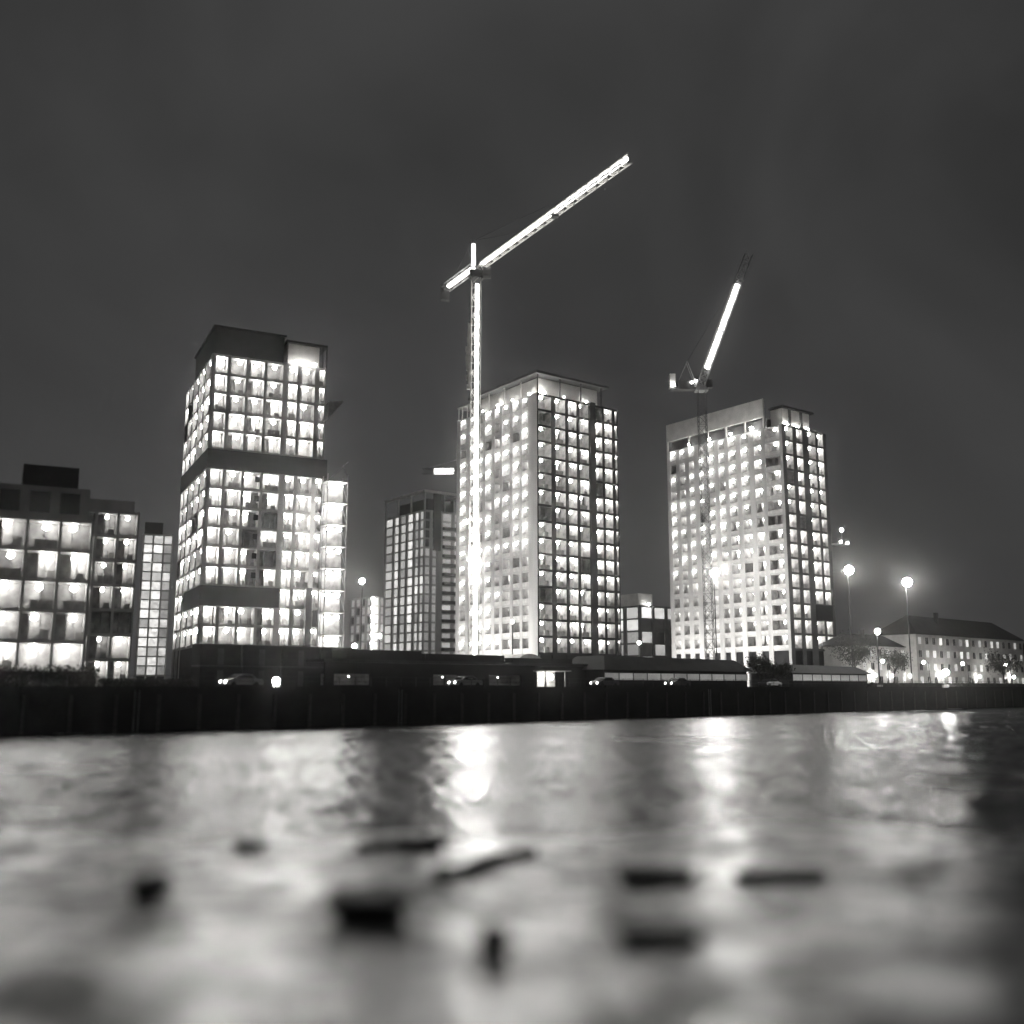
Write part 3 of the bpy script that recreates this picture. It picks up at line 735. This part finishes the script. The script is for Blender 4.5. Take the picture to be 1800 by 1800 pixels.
# dark two storey site cabins in front of the banded tower
def cabin(a, n, z, label, grp):
    o = quay(a, n, z); t = thing('site_cabin', label, 'cabin', o, an, grp)
    MB().box(0, 5.2, 0, 2.5, .08, 2.45).build('body', M['cladding'], t); MB().box(-.06, 5.26, -.06, 2.56, 2.45, 2.6).build('roof', M['roofing'], t)
    MB().box(-.04, 5.24, -.04, 2.54, 0, .08).build('skid', M['dark_steel'], t)
    MB().box(.7, 1.9, -.03, -.003, 1.0, 1.9).build('window', M['glass'], t); MB().box(3.2, 4.4, -.03, -.003, 1.0, 1.9).build('window', M['glass'], t)
    MB().box(2.2, 2.95, -.03, -.003, .12, 2.1).build('door', M['dark_steel'], t)
ca = along_u(352, 22)
G = 'black site cabins stacked under the banded tower'
nc = 4
for i in range(nc):
    for j in range(2):
        cabin(ca + i * 5.45, 22, STREET + j * 2.62, ('upper' if j else 'lower') + ' black site cabin under the banded tower, ' + ('at the hedge end', 'second from the hedge', 'second from the black shed', 'at the black shed end')[i], G)
# ribbon-window pavilions
def pavilion(u0, u1, n, name, label, zr=(1.0, 2.35), roof=(2.9, 4.6)):
    b0, b1 = along_u(u0, n), along_u(u1, n); L = b1 - b0; o = quay(b0, n)
    t = thing(name, label, 'building', (o.x, o.y, STREET), an)
    MB().box(0, L, 0, 9, 0, zr[0]).build('plinth', M['cladding'], t); MB().box(0, L, .12, 9, zr[0] + .01, roof[0]).build('wall', M['cladding'], t)
    k = max(3, round(L / 3.2))
    for i in range(k):
        put('window', pane_mesh(L / k - .14, zr[1] - zr[0] - .06, 'ribbon'), M['ribbon'], t, ((i + .5) * L / k, .02, zr[0] + .03))
    for i in range(k + 1): MB().box(i * L / k - .05, i * L / k + .05, -.06, .1, zr[0] + .012, zr[1] + .1).build('mullion', M['dark_steel'], t)
    m = MB(); m.poly([(-.8, -.9, roof[0]), (L + .8, -.9, roof[0]), (L + .8, 9.6, roof[0]), (-.8, 9.6, roof[0]), (1.5, 1.5, roof[1]), (L - 1.5, 1.5, roof[1] * .96), (L - 1.5, 7.5, roof[1]), (1.5, 7.5, roof[1])],
                     [(0, 3, 2, 1), (4, 5, 6, 7), (0, 1, 5, 4), (1, 2, 6, 5), (2, 3, 7, 6), (3, 0, 4, 7)])
    m.build('roof', M['roofing'], t); return t
pavilion(1062, 1312, 14, 'quay_pavilion', 'long low pavilion with glowing ribbon window left of the clipped tree', (1.15, 2.25), (2.7, 4.9))
pavilion(1392, 1522, 14, 'quay_pavilion', 'shorter low pavilion with glowing ribbon window below the wide tower', (1.2, 2.4), (2.6, 4.2))
# gate canopy with a bright lamp
o = quay(along_u(958, 13), 13); t = thing('gate_canopy', 'site gate canopy with a glaring lamp beside the black shed', 'canopy', (o.x, o.y, STREET), an)
for x in (0, 3.9): MB().box(x, x + .14, 0, .14, 0, 2.3).build('post', M['steel'], t)
MB().box(-.3, 4.6, -.6, 2.2, 2.3, 2.45).build('roof', M['pale'], t)
lampball(t, (1.4, .4, 1.5), .42, 'bulb'); MB().box(.2, 3.7, 1.9, 2.0, .05, 2.28).build('back_panel', M['pale'], t)
# pale storage tent at the foot of the central tower
c = at(905, 1190, 190); t = thing('storage_tent', 'pale arched storage tent at the foot of the central tower', 'tent', (c.x, c.y, STREET), TH)
m = MB(); N = 12
for y in (0, 9):
    for i in range(N + 1):
        an_ = math.pi * i / N; m.v.append((3.6 - 3.6 * math.cos(an_), y, 3.6 + 2.6 * math.sin(an_)))
for i in range(N): m.f.append((i, i + 1, N + 2 + i, N + 1 + i))
m.f.append(tuple(range(N + 1)))
m.build('cover', M['pale'], t, smooth=False)
m = MB(); m.box(0, 7.2, .02, 9, 0, 3.6); m.build('side_wall', M['pale'], t); lampball(t, (-1.2, -1.5, 4.6), .3, 'bulb', 1)
MB().box(-1.3, -1.1, -1.5, -1.4, 0, 4.4).build('lamp_post', M['dark_steel'], t)

# riverside houses on the right
def house(u0, u1, n, h, rh, name, label, lit, wallm='blockwork', d=11):
    b0, b1 = along_u(u0, n), along_u(u1, n); L = b1 - b0; o = quay(b0, n)
    t = thing(name, label, 'house', (o.x, o.y, STREET), an)
    MB().box(0, L, 0, d, 0, h).build('wall', M[wallm], t)
    m = MB(); m.poly([(-.5, -.6, h + .01), (L + .5, -.6, h + .01), (L + .5, d + .6, h + .01), (-.5, d + .6, h + .01), (-.5 + L * .12, d / 2, h + rh), (L * .9, d / 2, h + rh)],
                     [(0, 3, 2, 1), (0, 1, 5, 4), (1, 2, 5), (2, 3, 4, 5), (3, 0, 4)]); rf = m.build('roof', M['roofing'], t)
    MB().box(L * .3, L * .3 + .9, d * .3, d * .3 + .8, h + rh * .4, h + rh + 1).build('chimney', M['dark_concrete'], rf)
    nc = max(2, int(L / 3.4)); nf = int(h / 3.1)
    for i in range(nc):
        for j in range(nf):
            x = (i + .5) * L / nc; z = .9 + j * 3.1
            mt = lit(i, j)
            w = put('window', pane_mesh(1.35, 1.6, mt or 'pane_dim') if mt else (bpy.data.meshes.get('unlit_sash') or MB().box(-.67, .67, 0, .06, 0, 1.6).mesh('unlit_sash')), M['glass'], t, (x, -.03, z))
            fm = bpy.data.meshes.get('window_surround') or MB().box(-.85, .85, -.06, .0, -.14, -.02).box(-.85, .85, -.06, 0, 1.62, 1.74).box(-.85, -.69, -.06, 0, -.02, 1.62).box(.69, .85, -.06, 0, -.02, 1.62).box(-.03, .03, -.04, -.005, 0, 1.6).mesh('window_surround')
            put('window_surround', fm, M['pale'], w)
    for i in range(3):  # added lamps that throw light on the house wall
        put('fill_lantern', ball(.42, 'lamp', 1), M['lamp'], t, (L * (i + .5) / 3, -1.1, 2.7))
    MB().box(L * .46, L * .46 + 1.1, -.05, -.01, 0.02, 2.2).build('door', M['dark_steel'], t)
    return t
house(1512, 1606, 30, 9.4, 3.0, 'riverside_house', 'pale riverside house with a lamp post at its corner', lambda i, j: 'pane' if (i + j) % 2 else None, 'pale')
house(1612, 1800, 27, 12.5, 5.0, 'riverside_house', 'taller riverside house with a steep black hipped roof', lambda i, j: 'pane_bright' if (i * 3 + j) % 4 == 0 else ('pane' if (i + j) % 3 == 0 else None), 'pale')
house(1820, 2010, 27, 9, 4.0, 'riverside_house', 'plain riverside house at the end of the row', lambda i, j: 'pane' if (i + j) % 3 == 0 else None, 'blockwork')

for i, u in enumerate((1560, 1632, 1700, 1775)):  # lamps added to brighten the house fronts
    o = quay(along_u(u, 20), 20); t = thing('fill_street_lamp', ('first', 'second', 'third', 'fourth')[i] + ' added street lamp from the low pavilion before the riverside houses', 'street lamp', o, an, 'added lamps before the riverside houses')
    MB().bar((0, 0, 0), (0, 0, 5.6), .07, 8).build('pole', M['dark_steel'], t); MB().bar((0, 0, 5.6), (0, 1.0, 5.9), .05, 6).build('arm', M['dark_steel'], t)
    MB().box(-.2, .2, .7, 1.5, 5.92, 6.05).build('hood', M['dark_steel'], t); put('lamp', ball(.33, 'flood_s', 2), M['flood_s'], t, (0, 1.15, 5.6))
# ------------------------------------------------------------------ cars
def car(u, n, label, facing, paint, lit=True):
    a = along_u(u, n); o = quay(a, n)
    t = thing('parked_car', label, 'car', (o.x, o.y, STREET + .008), an + (0 if facing > 0 else math.pi))
    prof = [(-2.1, .35), (-2.15, .75), (-1.95, .92), (-1.35, .98), (-.75, 1.42), (.55, 1.45), (1.2, 1.0), (1.95, .85), (2.12, .62), (2.1, .35)]
    m = MB(); n_ = len(prof)
    for (y, k) in ((-.86, 1), (-.80, 1), (.80, 1), (.86, 1)):
        pass
    ys = (-.87, .87)
    for y in ys: m.v += [(x, y * (.86 if z > 1.2 else 1), z) for x, z in prof]
    m.f += [tuple(range(n_)), tuple(reversed(range(n_, 2 * n_)))]
    for i in range(n_): j = (i + 1) % n_; m.f.append((i, n_ + i, n_ + j, j))
    m.build('body', M[paint], t)
    for s in (-1, 1):
        m = MB(); y = s * .83
        m.poly([(-1.15, y * 1.055, 1.0), (.95, y * 1.055, 1.0), (.5, y * .92, 1.38), (-.7, y * .92, 1.38)], [(0, 1, 2, 3) if s < 0 else (3, 2, 1, 0)]); m.build('side_window', M['glass'], t)
        for x in (-1.3, 1.3):
            MB().bar((x, y - .12 * s, .32), (x, y + .07 * s, .32), .32, 14).build('wheel', M['rubber'], t)
        hl = put('headlight', ball(.17, 'head' if lit else 'lamp_dim', 1), M['head'], t, (2.08, s * .6, .66))
    m = MB(); m.poly([(1.19, -.72, 1.02), (1.19, .72, 1.02), (.6, .66, 1.41), (.6, -.66, 1.41)], [(0, 1, 2, 3)]); m.build('windscreen', M['glass'], t)
    return t
car(818, 7, 'pale car with headlights on, before the black shed', -1, 'carlight')
car(1062, 7, 'dark car with headlights on at the end of the black shed', -1, 'carpaint')
car(1352, 7, 'dark car with headlights on under the clipped tree', 1, 'carpaint')
car(426, 7, 'dim parked car below the black site cabins', -1, 'carlight', False)
car(1190, 7, 'dark car with headlights on before the long pavilion', -1, 'carpaint')
flood_mast(487, 1197, quay(along_u(487, 8), 8).y, .42, 'lamp', 'bollard_light', 'low glowing bollard light by the black site cabins', 'bollard light', False)

# ------------------------------------------------------------------ trees and hedge
def tree(base, h, cr, name, label, n=1500, seed=1):
    rnd = random.Random(seed)
    t = thing(name, label, 'tree', base)
    m = MB(); m.bar((0, 0, 0), (.05, .1, h * .45), .16, 7); tips = []
    for i in range(9):
        a = rnd.uniform(0, 6.28); z0 = h * rnd.uniform(.3, .5); e = Vector((math.cos(a) * cr * .6, math.sin(a) * cr * .6, h * rnd.uniform(.55, .92)))
        m.bar((0, 0, z0), e, .06, 5); tips.append(e)
        for _ in range(3):
            e2 = e + Vector((rnd.uniform(-1, 1), rnd.uniform(-1, 1), rnd.uniform(-.3, 1))) * cr * .35; m.bar(e, e2, .03, 4); tips.append(e2)
    m.build('trunk', M['bark'], t)
    m = MB()
    for _ in range(n):
        c = rnd.choice(tips) + Vector((rnd.gauss(0, 1), rnd.gauss(0, 1), rnd.gauss(0, .8))) * cr * .22
        s = rnd.uniform(.12, .26); a = Vector((rnd.gauss(0, 1), rnd.gauss(0, 1), rnd.gauss(0, 1))).normalized(); b = a.orthogonal().normalized(); q = a.cross(b)
        m.poly([c - b * s, c + q * s * .5, c + b * s, c - q * s * .5], [(0, 1, 2, 3)])
    tag(m.build('crown', M['leaf'], t), kind='stuff')
tree(quay(along_u(1335, 9), 9), 4.6, 2.6, 'clipped_tree', 'dark clipped tree between the two low pavilions', 1600, 3)
tree(quay(along_u(1365, 10), 10), 4.0, 2.2, 'clipped_tree', 'smaller dark tree beside the clipped tree', 1200, 4)
tree(quay(along_u(1502, 24), 24), 10.5, 4.2, 'street_tree', 'tall dark tree against the shaded end of the wide tower', 3000, 5)
tree(quay(along_u(1570, 22), 22), 7, 3.4, 'street_tree', 'dark tree in front of the pale riverside house', 2200, 6)
tree(quay(along_u(1762, 20), 20), 8, 3.8, 'street_tree', 'dark tree in front of the taller riverside house', 2200, 8)
def hedge(u0, u1, n, h, label, seed):
    rnd = random.Random(seed); b0, b1 = along_u(u0, n), along_u(u1, n); o = quay(b0, n); L = b1 - b0
    t = thing('hedge', label, 'hedge', (o.x, o.y, STREET), an)
    MB().box(.2, L - .2, .25, 1.25, 0, h * .8).build('stems', M['bark'], t)
    m = MB()
    for _ in range(int(L * 160)):
        c = Vector((rnd.uniform(0, L), rnd.uniform(0, 1.5), h * rnd.random() ** .6 * (1 + .12 * math.sin(rnd.uniform(0, 6)))))
        s = rnd.uniform(.1, .22); a = Vector((rnd.gauss(0, 1), rnd.gauss(0, 1), rnd.gauss(0, 1))).normalized(); b = a.orthogonal().normalized(); q = a.cross(b)
        m.poly([c - b * s, c + q * s * .5, c + b * s, c - q * s * .5], [(0, 1, 2, 3)])
    tag(m.build('foliage', M['leaf'], t), kind='stuff')
hedge(-60, 176, 9, 2.0, 'tall black hedge on the quay under the blurred grey block', 11)
hedge(182, 345, 10, .9, 'low black hedge on the quay below the slim tower', 12)
hedge(1530, 1800, 8, .8, 'low black hedge on the quay before the riverside houses', 13)

# ------------------------------------------------------------------ things lying on the foreshore
def shore_pt(u, v):
    z = .2
    for _ in range(4):
        p = onplane(u, v, z); z = shore_h(p.x, p.y)
    return Vector((p.x, p.y, z))
def chunk(u, v, w, d, h, rz, label, name='concrete_block', cat='block', seed=0, mt='slab', taper=.8, grp=None):
    rnd = random.Random(seed); p = shore_pt(u, v)
    bm = bmesh.new(); bmesh.ops.create_cube(bm, size=1)
    bmesh.ops.subdivide_edges(bm, edges=bm.edges[:], cuts=2, use_grid_fill=True)
    for q in bm.verts:
        s = 1 - (1 - taper) * (.5 - q.co.z) if taper < 1 else 1
        q.co = Vector((q.co.x * w * 1.25 * s, q.co.y * d * 1.3 * s, (q.co.z + .35) * h)) + Vector((rnd.uniform(-1, 1) * w * .05, rnd.uniform(-1, 1) * d * .06, rnd.uniform(-1, 1) * h * .07))
    me = bpy.data.meshes.new(name); bm.to_mesh(me); bm.free()
    bpy_o = put(name, me, M[mt], None, p, rz); tag(bpy_o, label, cat, grp)
    return bpy_o
chunk(652, 1612, 1.15, .8, .42, R(-4), 'largest black flat-topped concrete block on the wet shore', seed=1, taper=.55)
chunk(1152, 1552, 1.2, .5, .3, R(3), 'wide black concrete block near the bright reflection of the wide tower', seed=2)
chunk(1158, 1656, 1.0, .4, .2, R(-5), 'thin black slab lying nearer than the wide concrete block', 'stone_slab', 'slab', seed=3)
chunk(745, 1492, 1.0, .5, .3, R(2), 'black block at the water edge with a timber beside it', seed=4, taper=.6)
chunk(438, 1496, .7, .4, .28, R(0), 'small black block at the water edge below the banded tower', seed=5, taper=.6)
chunk(262, 1572, .55, .5, .35, R(20), 'rounded dark stone alone on the left of the shore', 'boulder', 'stone', seed=6)
chunk(868, 1672, .35, .5, .35, R(10), 'narrow dark stone nearest the driftwood log', 'boulder', 'stone', seed=7)
chunk(1370, 1550, 1.5, .5, .25, R(8), 'long low dark slab on the right of the shore', 'stone_slab', 'slab', seed=9)
# driftwood log
p0 = shore_pt(772, 1545); p1 = shore_pt(935, 1502); t = None
m = MB(); N = 10; k = 9
for i in range(N + 1):
    c = p0.lerp(p1, i / N); c.z = shore_h(c.x, c.y) + .08; r = .17 * (1 - .45 * i / N)
    d = (p1 - p0).normalized(); s = d.cross(Vector((0, 0, 1))).normalized()
    for j in range(k):
        a = 2 * math.pi * j / k; rr = r * (1 + .15 * noise.noise((i * .9, j * 1.3, 0)))
        m.v.append(tuple(c + s * math.cos(a) * rr + Vector((0, 0, 1)) * math.sin(a) * rr + s * .12 * math.sin(i * .7)))
for i in range(N):
    for j in range(k): m.f.append((i * k + j, i * k + (j + 1) % k, (i + 1) * k + (j + 1) % k, (i + 1) * k + j))
m.f.append(tuple(range(k))); m.f.append(tuple(N * k + j for j in reversed(range(k))))
tag(m.build('driftwood_log', M['timber'], None, smooth=True), 'long dark driftwood log lying askew on the wet shore', 'log')
p0 = shore_pt(628, 1493); p1 = shore_pt(716, 1490)
m = MB(); m.bar(p0 + Vector((0, 0, .07)), p1 + Vector((0, 0, .05)), .1, 6); tag(m.build('timber_baulk', M['timber']), 'short dark timber baulk at the water edge', 'timber')
# pebbles
rnd = random.Random(5); m = MB()
for _ in range(2600):
    x = rnd.uniform(-14, 14); y = rnd.uniform(9, 31); z = shore_h(x, y); s = rnd.uniform(.02, .07) * (1.6 if rnd.random() < .06 else 1)
    pts = [Vector((1, 0, 0)), Vector((0, 1, 0)), Vector((-1, 0, 0)), Vector((0, -1, 0)), Vector((.2, .1, .6)), Vector((0, 0, -.6))]
    a = rnd.uniform(0, 6.28); mt = Matrix.Rotation(a, 3, 'Z')
    m.poly([Vector((x, y, z)) + (mt @ q) * s * rnd.uniform(.8, 1.2) for q in pts], [(0, 1, 4), (1, 2, 4), (2, 3, 4), (3, 0, 4), (1, 0, 5), (2, 1, 5), (3, 2, 5), (0, 3, 5)])
tag(m.build('pebbles', M['slab']), 'small dark pebbles strewn over the wet shore', 'pebbles', kind='stuff')

# ------------------------------------------------------------------ haze
HAZE = 0.00032  # thin volume added to give the lamps their halos
m = MB(); m.box(-700, 900, -60, 1400, -3, 125)
hz_o = m.build('glow_haze', bpy.data.materials.new('glow_haze')); tag(hz_o, kind='stuff')
hm = hz_o.data.materials[0]; hm.use_nodes = True; tt = hm.node_tree
tt.nodes.remove(tt.nodes['Principled BSDF'])
pv = tt.nodes.new('ShaderNodeVolumePrincipled'); pv.inputs['Color'].default_value = (.9, .89, .88, 1)
pv.inputs['Density'].default_value = HAZE; pv.inputs['Anisotropy'].default_value = .965
tt.links.new(pv.outputs[0], tt.nodes['Material Output'].inputs['Volume'])
